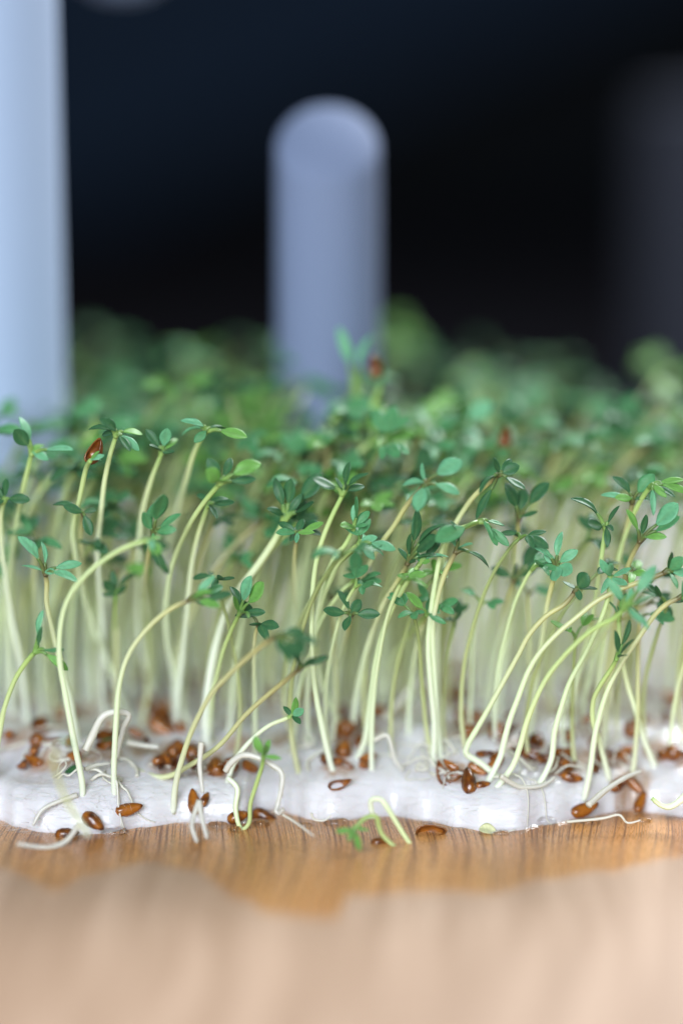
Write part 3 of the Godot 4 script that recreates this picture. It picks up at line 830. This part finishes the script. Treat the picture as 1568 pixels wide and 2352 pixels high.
	var u := sprout("soft-focus sprout with a dark brown hull among leaves, upper right", [1110, 1640, 1120, 1400, 1140, 1200, 1152, 1060], -24, "green", [1160, 1020, 1, 1.4, 1145, 1030, 0, 1.0], 0.5, -28.0)
	cap_on(u, 1160, 1003, -23.0, 42, 85)

func cap_on(s: Node3D, x: float, y: float, z: float, len_px: float, ang: float) -> void:
	var c := at(x, y, z) - s.position
	var sc := len_px / FOCAL * 0.41
	var o := obj("seed_hull", seed_kinds_get("cap"), M.seed, s)
	var a := deg_to_rad(ang)
	o.transform = leaf_frame(Vector3.ZERO, Vector3(cos(a), sin(a), 0.1) * sc, Vector3(-0.6, 0.3, 0.75), 1.4)
	o.position = c

func seed_kinds_get(kind: String) -> Mesh:
	if seed_kinds.is_empty():
		seed_kinds = {
			"egg": seed_mesh(false, 0.0, 0.62, 0.35, 1), "dark": seed_mesh(false, 0.03, 0.58, 0.9, 2), "round": seed_mesh(false, 0.0, 0.95, 0.3, 3),
			"open": seed_mesh(true, 0.06, 0.62, 0.2, 4), "bent": seed_mesh(true, 0.22, 0.5, 0.3, 5), "thin": seed_mesh(true, 0.1, 0.4, 0.75, 6),
			"amber": seed_mesh(false, 0.12, 0.55, -0.4, 7), "cap": seed_mesh(true, 0.12, 0.5, 1.0, 8)}
	return seed_kinds[kind]

func build_bed() -> void:
	var r := RandomNumberGenerator.new()
	r.seed = 77
	var protos := []
	for i in 18: protos.append(bed_sprout_parts(r))
	for q in protos: q.stem = stem_mesh(q.p, q.look, 0.45 * MM, q.pets)
	var spots := []
	var near_spots := []
	for i in 5200:
		var z := -14.0 - 120.0 * pow(r.randf(), 1.2)
		var x := r.randf_range(-1.0, 1.0) * (43.0 - z * 0.17)
		var shield := absf(x + 2.5) < 12.0 or x < -30.0      # in front of the posts the bed is thick
		var lim := smoothstep(-23.0, -40.0, z) * (0.4 if x > 8.0 else 0.5) + 0.025
		if shield and z > -47.0: lim = smoothstep(-19.0, -29.0, z)
		if z < -48.0: lim = 0.34 if x < 6.0 else 0.14
		if z < -58.0: lim = 0.16 if x < -6.0 else 0.05
		if z < -80.0: lim = 0.014 if x < 28.0 else 0.0
		if r.randf() > lim: continue
		if Vector2(x + 49.6, z + 48).length() < 15.0 or Vector2(x + 1.5, z + 52).length() < 8.6: continue
		var ok := true
		var gap := 2.3 if shield and z > -47.0 else 3.0
		for s in spots:
			if absf(s.x - x) + absf(s.y - z) < gap:
				ok = false
				break
		if ok: spots.append(Vector2(x, z))
	for i in 400:                                          # low ones close behind the front row, right of centre
		if i > 250 and i % 2: continue
		var x := r.randf_range(-15.0, 41.0)
		var z := r.randf_range(-14.5, -6.0)
		var ok := near_spots.size() < 28
		for s in near_spots:
			if Vector2(s.x - x, s.y - z).length() < 3.4:
				ok = false
				break
		if ok: near_spots.append(Vector2(x, z))
	spots.append_array(near_spots)
	spots.sort_custom(func(a, b): return a.y > b.y)
	var mass := begin()
	var first := {}
	var most := 236
	var made := []
	for i in spots.size():
		var x: float = spots[i].x
		var z: float = spots[i].y
		var k := r.randi() % protos.size()
		var q: Dictionary = protos[k]
		var sc := r.randf_range(0.86, 1.12) * lerpf(0.74, 1.0, smoothstep(-10.0, -34.0, z)) * (1.06 if z < -25.0 and absf(x + 2.5) < 9.0 else (0.92 if x > 9.0 else 0.98))
		if absf(x - 2.5) < 7.5 and z > -40.0: sc = minf(sc, (41.5 - ground(x, z)) * MM / q.p[5].y)
		sc = minf(sc, (lerpf(37.5, 46.5, smoothstep(-12.0, -36.0, z)) - ground(x, z)) * MM / q.p[5].y)
		var tr := Transform3D(Basis(Vector3.UP, r.randf_range(-0.7, 0.7)).scaled(Vector3(sc, sc, sc)), Vector3(x, ground(x, z), z) * MM)
		var tone := r.randi()
		if i < most:
			var o: Node3D
			if first.has(k):
				o = first[k].duplicate()
				o.name = numbered("cress_sprout")
				add_child(o, true)
			else:
				o = thing("cress_sprout", "", "sprout")
				obj("stem", q.stem, M.stem, o)
				for f in q.frames: obj("leaflet", leaf_mesh[0], M.leaf, o).transform = f
				first[k] = o
			o.transform = tr
			var j := 0
			for c in o.get_children():
				if c.name.begins_with("leaflet"):
					c.mesh = leaf_mesh[([0, 1, 3, 0][tone % 4] * 4 + (tone / 7 + j) % 4)]
					j += 1
			var tip: Vector3 = tr * q.p[5]
			var lean := tip.x - tr.origin.x
			var v := cam_basis.inverse() * (tip - CAM)
			made.append([o, "%s %s" % ["tall" if tip.y > 0.043 else "shorter", ["mid-green", "dark", "yellow-green", "mid-green"][tone % 4]], "leaning right" if lean > 0.005 else ("leaning left" if lean < -0.002 else "upright"), "hardly" if z > -15.0 else "softly" if z > -34.0 else ("much" if z > -46.0 else "fully"), 784.0 - v.x / v.z * FOCAL])
		else:
			mass.append_from(q.stem, 0, tr)
			var j := 0
			for f in q.frames:
				mass.append_from(leaf_mesh[([0, 1, 3, 0][tone % 4] * 4 + (tone / 7 + j) % 4)], 0, tr * f)
				j += 1
	var o2 := obj("cress_bed", mass.commit(), M.leaf)
	tag(o2, "mass of far blurred cress sprouts at the back of the bed", "cress", "", "stuff")
	var marks := [[0, "at the left picture edge"], [80, "below the left upright's middle"], [165, "below the left upright's right side"], [225, "behind the hull-tipped sprout"], [300, "right of the hull-tipped sprout"], [375, "behind the large upright oval leaf"], [450, "left of the flat leaf pair"], [530, "behind the flat leaf pair"], [610, "left of the middle post"], [680, "below the middle post's left side"], [760, "below the middle post's centre"], [840, "below the reddish hull tip"], [910, "just right of the middle post"], [980, "left of the sharp leaf cross"], [1045, "behind the sharp leaf cross"], [1110, "behind the bright mint leaf"], [1170, "behind the backlit dark leaves"], [1240, "right of the backlit dark leaves"], [1310, "above the right-hand sweep"], [1380, "behind the drooping oval leaves"], [1450, "below the grey post's left side"], [1520, "below the grey post"], [1590, "at the right picture edge"]]
	name_apart(made, marks, func(m, mark): return ["%s sprout %s, %s blurred, tuft %s" % [m[1], m[2], m[3], mark], "sprout", "cress sprouts of the bed"])

# gives each of many alike things a label of its own: how it looks, what it stands by, and only then its order from the left
func name_apart(made: Array, marks: Array, words: Callable) -> void:
	var by := {}
	for m in made:
		var best = marks[0]
		for k in marks:
			if absf(k[0] - m[4]) < absf(best[0] - m[4]): best = k
		var w: Array = words.call(m, best[1])
		if not by.has(w[0]): by[w[0]] = []
		by[w[0]].append([m[0], m[4], w])
	for label in by:
		var l: Array = by[label]
		l.sort_custom(func(a, b): return a[1] < b[1])
		for i in l.size():
			var order: String = "" if l.size() == 1 else (["left", "right"][i] + " " if l.size() == 2 else ["leftmost", "second", "third", "fourth", "fifth", "sixth", "seventh", "eighth"][mini(i, 7)] + " ")
			tag(l[i][0], order + label, l[i][2][1], l[i][2][2])

func build_seeds() -> void:
	seed_kinds_get("egg")
	seed_at("glossy red-brown hull on the left cotton front, highlight on its right end", 215, 1887, 56, -38, "egg")
	seed_at("orange hull lying level on the left cotton front under a green blur", 297, 1858, 58, 14, "amber")
	seed_at("dark hull half under the cotton on the wood at left", 155, 1915, 50, 6, "dark")
	seed_at("upright orange hull with a root at its side on the cotton front", 446, 1842, 58, 100, "amber")
	seed_at("small hull beside the upright orange one", 471, 1836, 34, 70, "egg")
	seed_at("round open hull with a pale rim, left of centre", 496, 1764, 50, 95, "round", 0.8)
	seed_at("amber hull on top of the left seed heap", 370, 1672, 60, -35, "amber", 0.9)
	seed_at("dark shiny hull below the left seed heap", 396, 1724, 60, 60, "dark", 0.8)
	seed_at("dark hull standing at the foot of the white stems", 343, 1618, 54, 105, "dark", 0.9)
	seed_at("narrow dark hull between two white stems", 371, 1600, 44, 95, "thin", 0.9)
	seed_at("purple-brown split hull caught between stems at left", 250, 1530, 62, 75, "thin", 1.0)
	seed_at("hull under the looped seedling at the cotton edge", 547, 1876, 48, 20, "egg")
	seed_at("dull hull on the wood under the cotton edge, left of centre", 608, 1874, 54, -20, "dark")
	seed_at("lone kidney-shaped hull on the middle of the white cotton", 780, 1801, 52, 18, "bent", 0.8)
	seed_at("thin dark hull standing on top of the centre seeds", 770, 1656, 50, 97, "thin", 1.0)
	seed_at("amber hull under the thin standing one at the centre", 770, 1684, 40, 85, "amber", 1.0)
	seed_at("round translucent hull with a white glint at the centre", 789, 1722, 46, 70, "round", 1.0)
	seed_at("pale thin husk below the round glinting hull", 790, 1755, 46, -25, "bent", 0.6)
	seed_at("brown hull behind the ladle-shaped stem", 823, 1704, 44, 80, "dark", 0.5)
	seed_at("curled hull at the foot of the two joined stems", 1016, 1778, 60, 110, "bent", 0.8)
	seed_at("shiny folded hull right of the curled one", 1044, 1781, 46, 25, "open", 0.8)
	seed_at("large dark teardrop hull standing on its point, right of centre", 1076, 1794, 62, 96, "dark", 1.0)
	seed_at("orange hull behind the large teardrop hull", 1096, 1768, 46, -30, "amber", 0.5)
	seed_at("small hull right of the teardrop hull", 1108, 1803, 34, 15, "egg", 0.5)
	seed_at("upright hull at the head of the right-hand seed heap", 1202, 1712, 58, 100, "thin", 0.9)
	seed_at("glossy hull in the right-hand seed heap", 1228, 1738, 56, -28, "dark", 0.9)
	seed_at("long split hull below the right-hand seed heap", 1286, 1766, 64, 12, "open", 0.7)
	seed_at("brown oval hull lying alone on the right cotton", 1313, 1786, 48, -8, "egg", 0.5)
	seed_at("pale brown hull on the cotton edge at right with a water glint", 1342, 1858, 62, 22, "amber", 0.6)
	seed_at("hull behind the amber pair at right", 1420, 1800, 48, 40, "egg", 0.6)
	seed_at("upper hull of the hanging amber pair at right", 1458, 1804, 46, -50, "amber", 1.0)
	seed_at("lower hull of the hanging amber pair at right", 1470, 1842, 48, 65, "amber", 1.0)
	seed_at("flat hull lying in the wet film on the wood, right of centre", 990, 1912, 66, 6, "open", 0.4)
	seed_at("hull under the fallen seedling on the wood", 873, 1934, 40, 10, "dark", 0.4)
	var r := RandomNumberGenerator.new()
	r.seed = 5
	var made := []
	var roots := []
	for i in 140:
		var z := -6.0 - 50.0 * pow(r.randf(), 1.4)
		var x := r.randf_range(-46, 46) * (1.0 - z * 0.003)
		if i % 4:
			var hp: Vector2 = heaps[r.randi() % heaps.size()]
			x = hp.x + r.randfn(0.0, 1.7)
			z = minf(hp.y + r.randfn(0.0, 1.5), edge(x) - 4.5)
		var kd := r.randi() % 7
		var o := obj("seed_hull", seed_kinds.values()[kd], M.seed)
		var l := r.randf_range(2.1, 2.9) * MM
		var a := r.randf() * TAU
		o.transform = leaf_frame(Vector3.ZERO, Vector3(cos(a), r.randf_range(-0.2, 0.9), sin(a)).normalized() * l, Vector3(0.1, 0.7, 0.6), 1.0)
		o.position = Vector3(x, ground(x, z) + 0.5 + r.randf() * (0.8 if i % 4 else 0.1), z) * MM
		var v := cam_basis.inverse() * (o.position - CAM)
		made.append([o, ["brown", "dark", "round brown", "split", "bent split", "thin dark", "amber"][kd], "", "barely" if z > -9.0 else "softly" if z > -25.0 else ("much" if z > -42.0 else "fully"), 784.0 - v.x / v.z * FOCAL])
	var marks := [[20, "at the left picture edge"], [150, "left of the looped fuzzy root"], [260, "behind the looped fuzzy root"], [370, "behind the left seed heap"], [470, "behind the round open hull"], [560, "behind the looped seedling"], [660, "left of the centre seeds"], [780, "behind the centre seeds"], [880, "behind the ladle-shaped stem"], [1000, "behind the two joined stems"], [1110, "behind the teardrop hull"], [1220, "behind the right-hand seed heap"], [1330, "behind the right-hand sweep"], [1440, "behind the amber pair"], [1550, "at the right picture edge"]]
	name_apart(made, marks, func(m, mark): return ["%s seed hull among stem feet, %s blurred, %s" % [m[1], m[3], mark], "seed", "blurred seed hulls among the stems"])
	# roots
	root("thick fuzzy white root looped over the left cotton", [197, 1723, 211, 1694, 233, 1650, 255, 1637, 284, 1636, 296, 1644, 286, 1668, 277, 1702, 270, 1740], 0, -2, 0.5)
	root("thin white root lying level at left", [197, 1767, 220, 1758, 252, 1753], 0, -2, 0.3)
	root("short white root right of the looped one", [292, 1705, 330, 1712, 365, 1716], -6, -6, 0.42)
	root("white root hanging straight down over the upright orange hull", [463, 1705, 459, 1753, 462, 1790, 466, 1822], 2, 3, 0.36)
	root("forked root, left prong, hanging to the wood from the orange hull", [458, 1840, 446, 1872, 441, 1900, 453, 1935], 5, 8, 0.34)
	root("forked root, right prong, hanging to the wood", [458, 1840, 464, 1880, 476, 1926], 5, 8, 0.34)
	root("pale root along the cotton edge at far left", [178, 1826, 135, 1841, 98, 1860, 76, 1896], 2, 4, 0.32)
	root("white root dipping onto the wood at far left", [180, 1896, 153, 1931, 109, 1946, 40, 1938], 7, 10, 0.34)
	root("arched root hung over the cotton front with a hooked tip", [519, 1771, 530, 1753, 556, 1735, 590, 1739, 625, 1757, 647, 1776, 647, 1807, 638, 1848, 634, 1862, 642, 1868, 650, 1858], 2, 5, 0.4)
	root("white root lying on the right cotton under the sweep", [1149, 1782, 1193, 1807, 1244, 1804, 1273, 1785], 1, -2, 0.32)
	root("brownish root from the cotton edge hull up to the right", [1350, 1850, 1390, 1815, 1434, 1787, 1470, 1772], 3, -4, 0.4)
	root("white bent stem end at the right edge", [1580, 1822, 1545, 1850, 1520, 1851, 1496, 1833], 2, 1, 0.45, "white", "stem_end", "stem")
	root("thin root strand on the wood left of the fallen seedling", [640, 1866, 680, 1890, 720, 1920], 4, 8, 0.16)
	root("fine root curl at the cotton edge in the middle", [715, 1868, 722, 1882, 745, 1884, 760, 1872], 4, 4, 0.16)
	root("pale root arch behind the centre right", [880, 1650, 920, 1610, 950, 1570, 985, 1570, 1010, 1620], -14, -18, 0.45)
	root("knot of fine roots beside the centre seeds, upper strand", [860, 1700, 890, 1690, 905, 1740, 925, 1770], -6, -5, 0.3)
	root("wet root strand in the film at right", [1300, 1888, 1380, 1880, 1420, 1872, 1440, 1890, 1470, 1884], 3, 3, 0.18)
	# green bits lying about
	for g in [["fallen dark green leaflet beside the looped fuzzy root", 236, 1706, 276, 1722, 1], ["fallen dark green leaflet on the cotton left of the arching sprout's foot", 190, 1768, 148, 1782, 1], ["small pale bud lying on the wood under the right cotton bulge", 1100, 1910, 1136, 1916, 3], ["dark green leaflet lying behind the ladle-shaped stem", 880, 1612, 850, 1604, 1]]:
		var a2 := hit(g[1], g[2])
		var b2 := hit(g[3], g[4])
		var o := obj("fallen_leaflet", make_leaflet(0.34, 0.5, 0.6, 0.2, Color(0.72, 0.72, 0.42), 91) if g[5] == 3 else leaf_mesh[g[5] * 4 + 1], M.leaf)
		o.transform = leaf_frame(Vector3.ZERO, (b2 - a2).limit_length(0.0032) + Vector3(0, 0.0004, 0), Vector3(0.2, 0.7, 0.6), 1.2)
		o.position = a2 + Vector3(0, 0.0003, 0)
		tag(o, g[0], "leaf")
	root("short white stub beside the pale bud on the wood", [1120, 1914, 1150, 1912, 1182, 1906], 2.5, 2.5, 0.16)
	# tangles of fine roots around the stem feet
	for i in 84:
		var x := r.randf_range(-42, 42)
		var z := edge(x) - 3.5 - 14.0 * pow(r.randf(), 1.4)
		var p := PackedVector3Array()
		var a := r.randf() * TAU
		var rise := r.randf_range(0.2, 1.6)
		var q := Vector3(x, ground(x, z) + 0.2, z)
		var turn := r.randfn(0.0, 0.5)
		var steps := r.randi_range(5, 9)
		var anchor := q * MM
		for k in steps:
			p.append(q * MM - anchor)
			a += turn + r.randfn(0.0, 0.35)
			q += Vector3(cos(a), 0, sin(a)) * r.randf_range(0.6, 1.3)
			q.y = ground(q.x, q.z) + 0.15 + rise * sin(PI * (k + 1.0) / steps) * r.randf_range(0.7, 1.3)
		var st := begin()
		var rr := r.randf_range(0.1, 0.24)
		tube(st, p, func(t): return rr * MM * (1.0 - 0.6 * t), stem_color("root"), steps * 5, 6, 0.1)
		var o := obj("rootlet", done(st), M.stem)
		o.position = anchor
		var v := cam_basis.inverse() * (anchor - CAM)
		roots.append([o, ["thin", "thicker"][int(rr > 0.2)] + " " + ["low", "arched"][int(rise > 0.9)], "", "", 784.0 - v.x / v.z * FOCAL])
	name_apart(roots, marks, func(m, mark): return ["%s white rootlet on the cotton, %s" % [m[1], mark], "root", "white rootlets on the cotton"])
	# drops
	for d in [[262, 1912, 1.1, "under the glossy left hull"], [700, 1896, 0.6, "left of the middle cotton bulge"], [500, 1896, 0.8, "right of the forked root"], [600, 1892, 0.7, "under the dull hull on the wood"], [772, 1890, 1.0, "behind the fallen seedling"], [1250, 1886, 0.9, "left of the pale edge hull"], [1355, 1890, 0.8, "under the pale edge hull"], [1150, 1915, 0.6, "under the wet right cotton bulge"], [1480, 1886, 0.6, "under the hanging amber pair"], [540, 1906, 0.6, "under the looped seedling"]]:
		var h := hit(d[0], d[1])
		var st := SphereMesh.new()
		st.radius = 1.0
		st.height = 2.0
		st.radial_segments = 20
		st.rings = 10
		var o := obj("water_drop", st, M.water)
		o.transform = Transform3D(Basis.from_scale(Vector3(d[2] * 1.5, d[2] * 0.55, d[2]) * MM), h + Vector3(0, 0.0001, 0))
		tag(o, "clear water drop on the wood, %s" % d[3], "water drop", "water drops along the cotton edge")
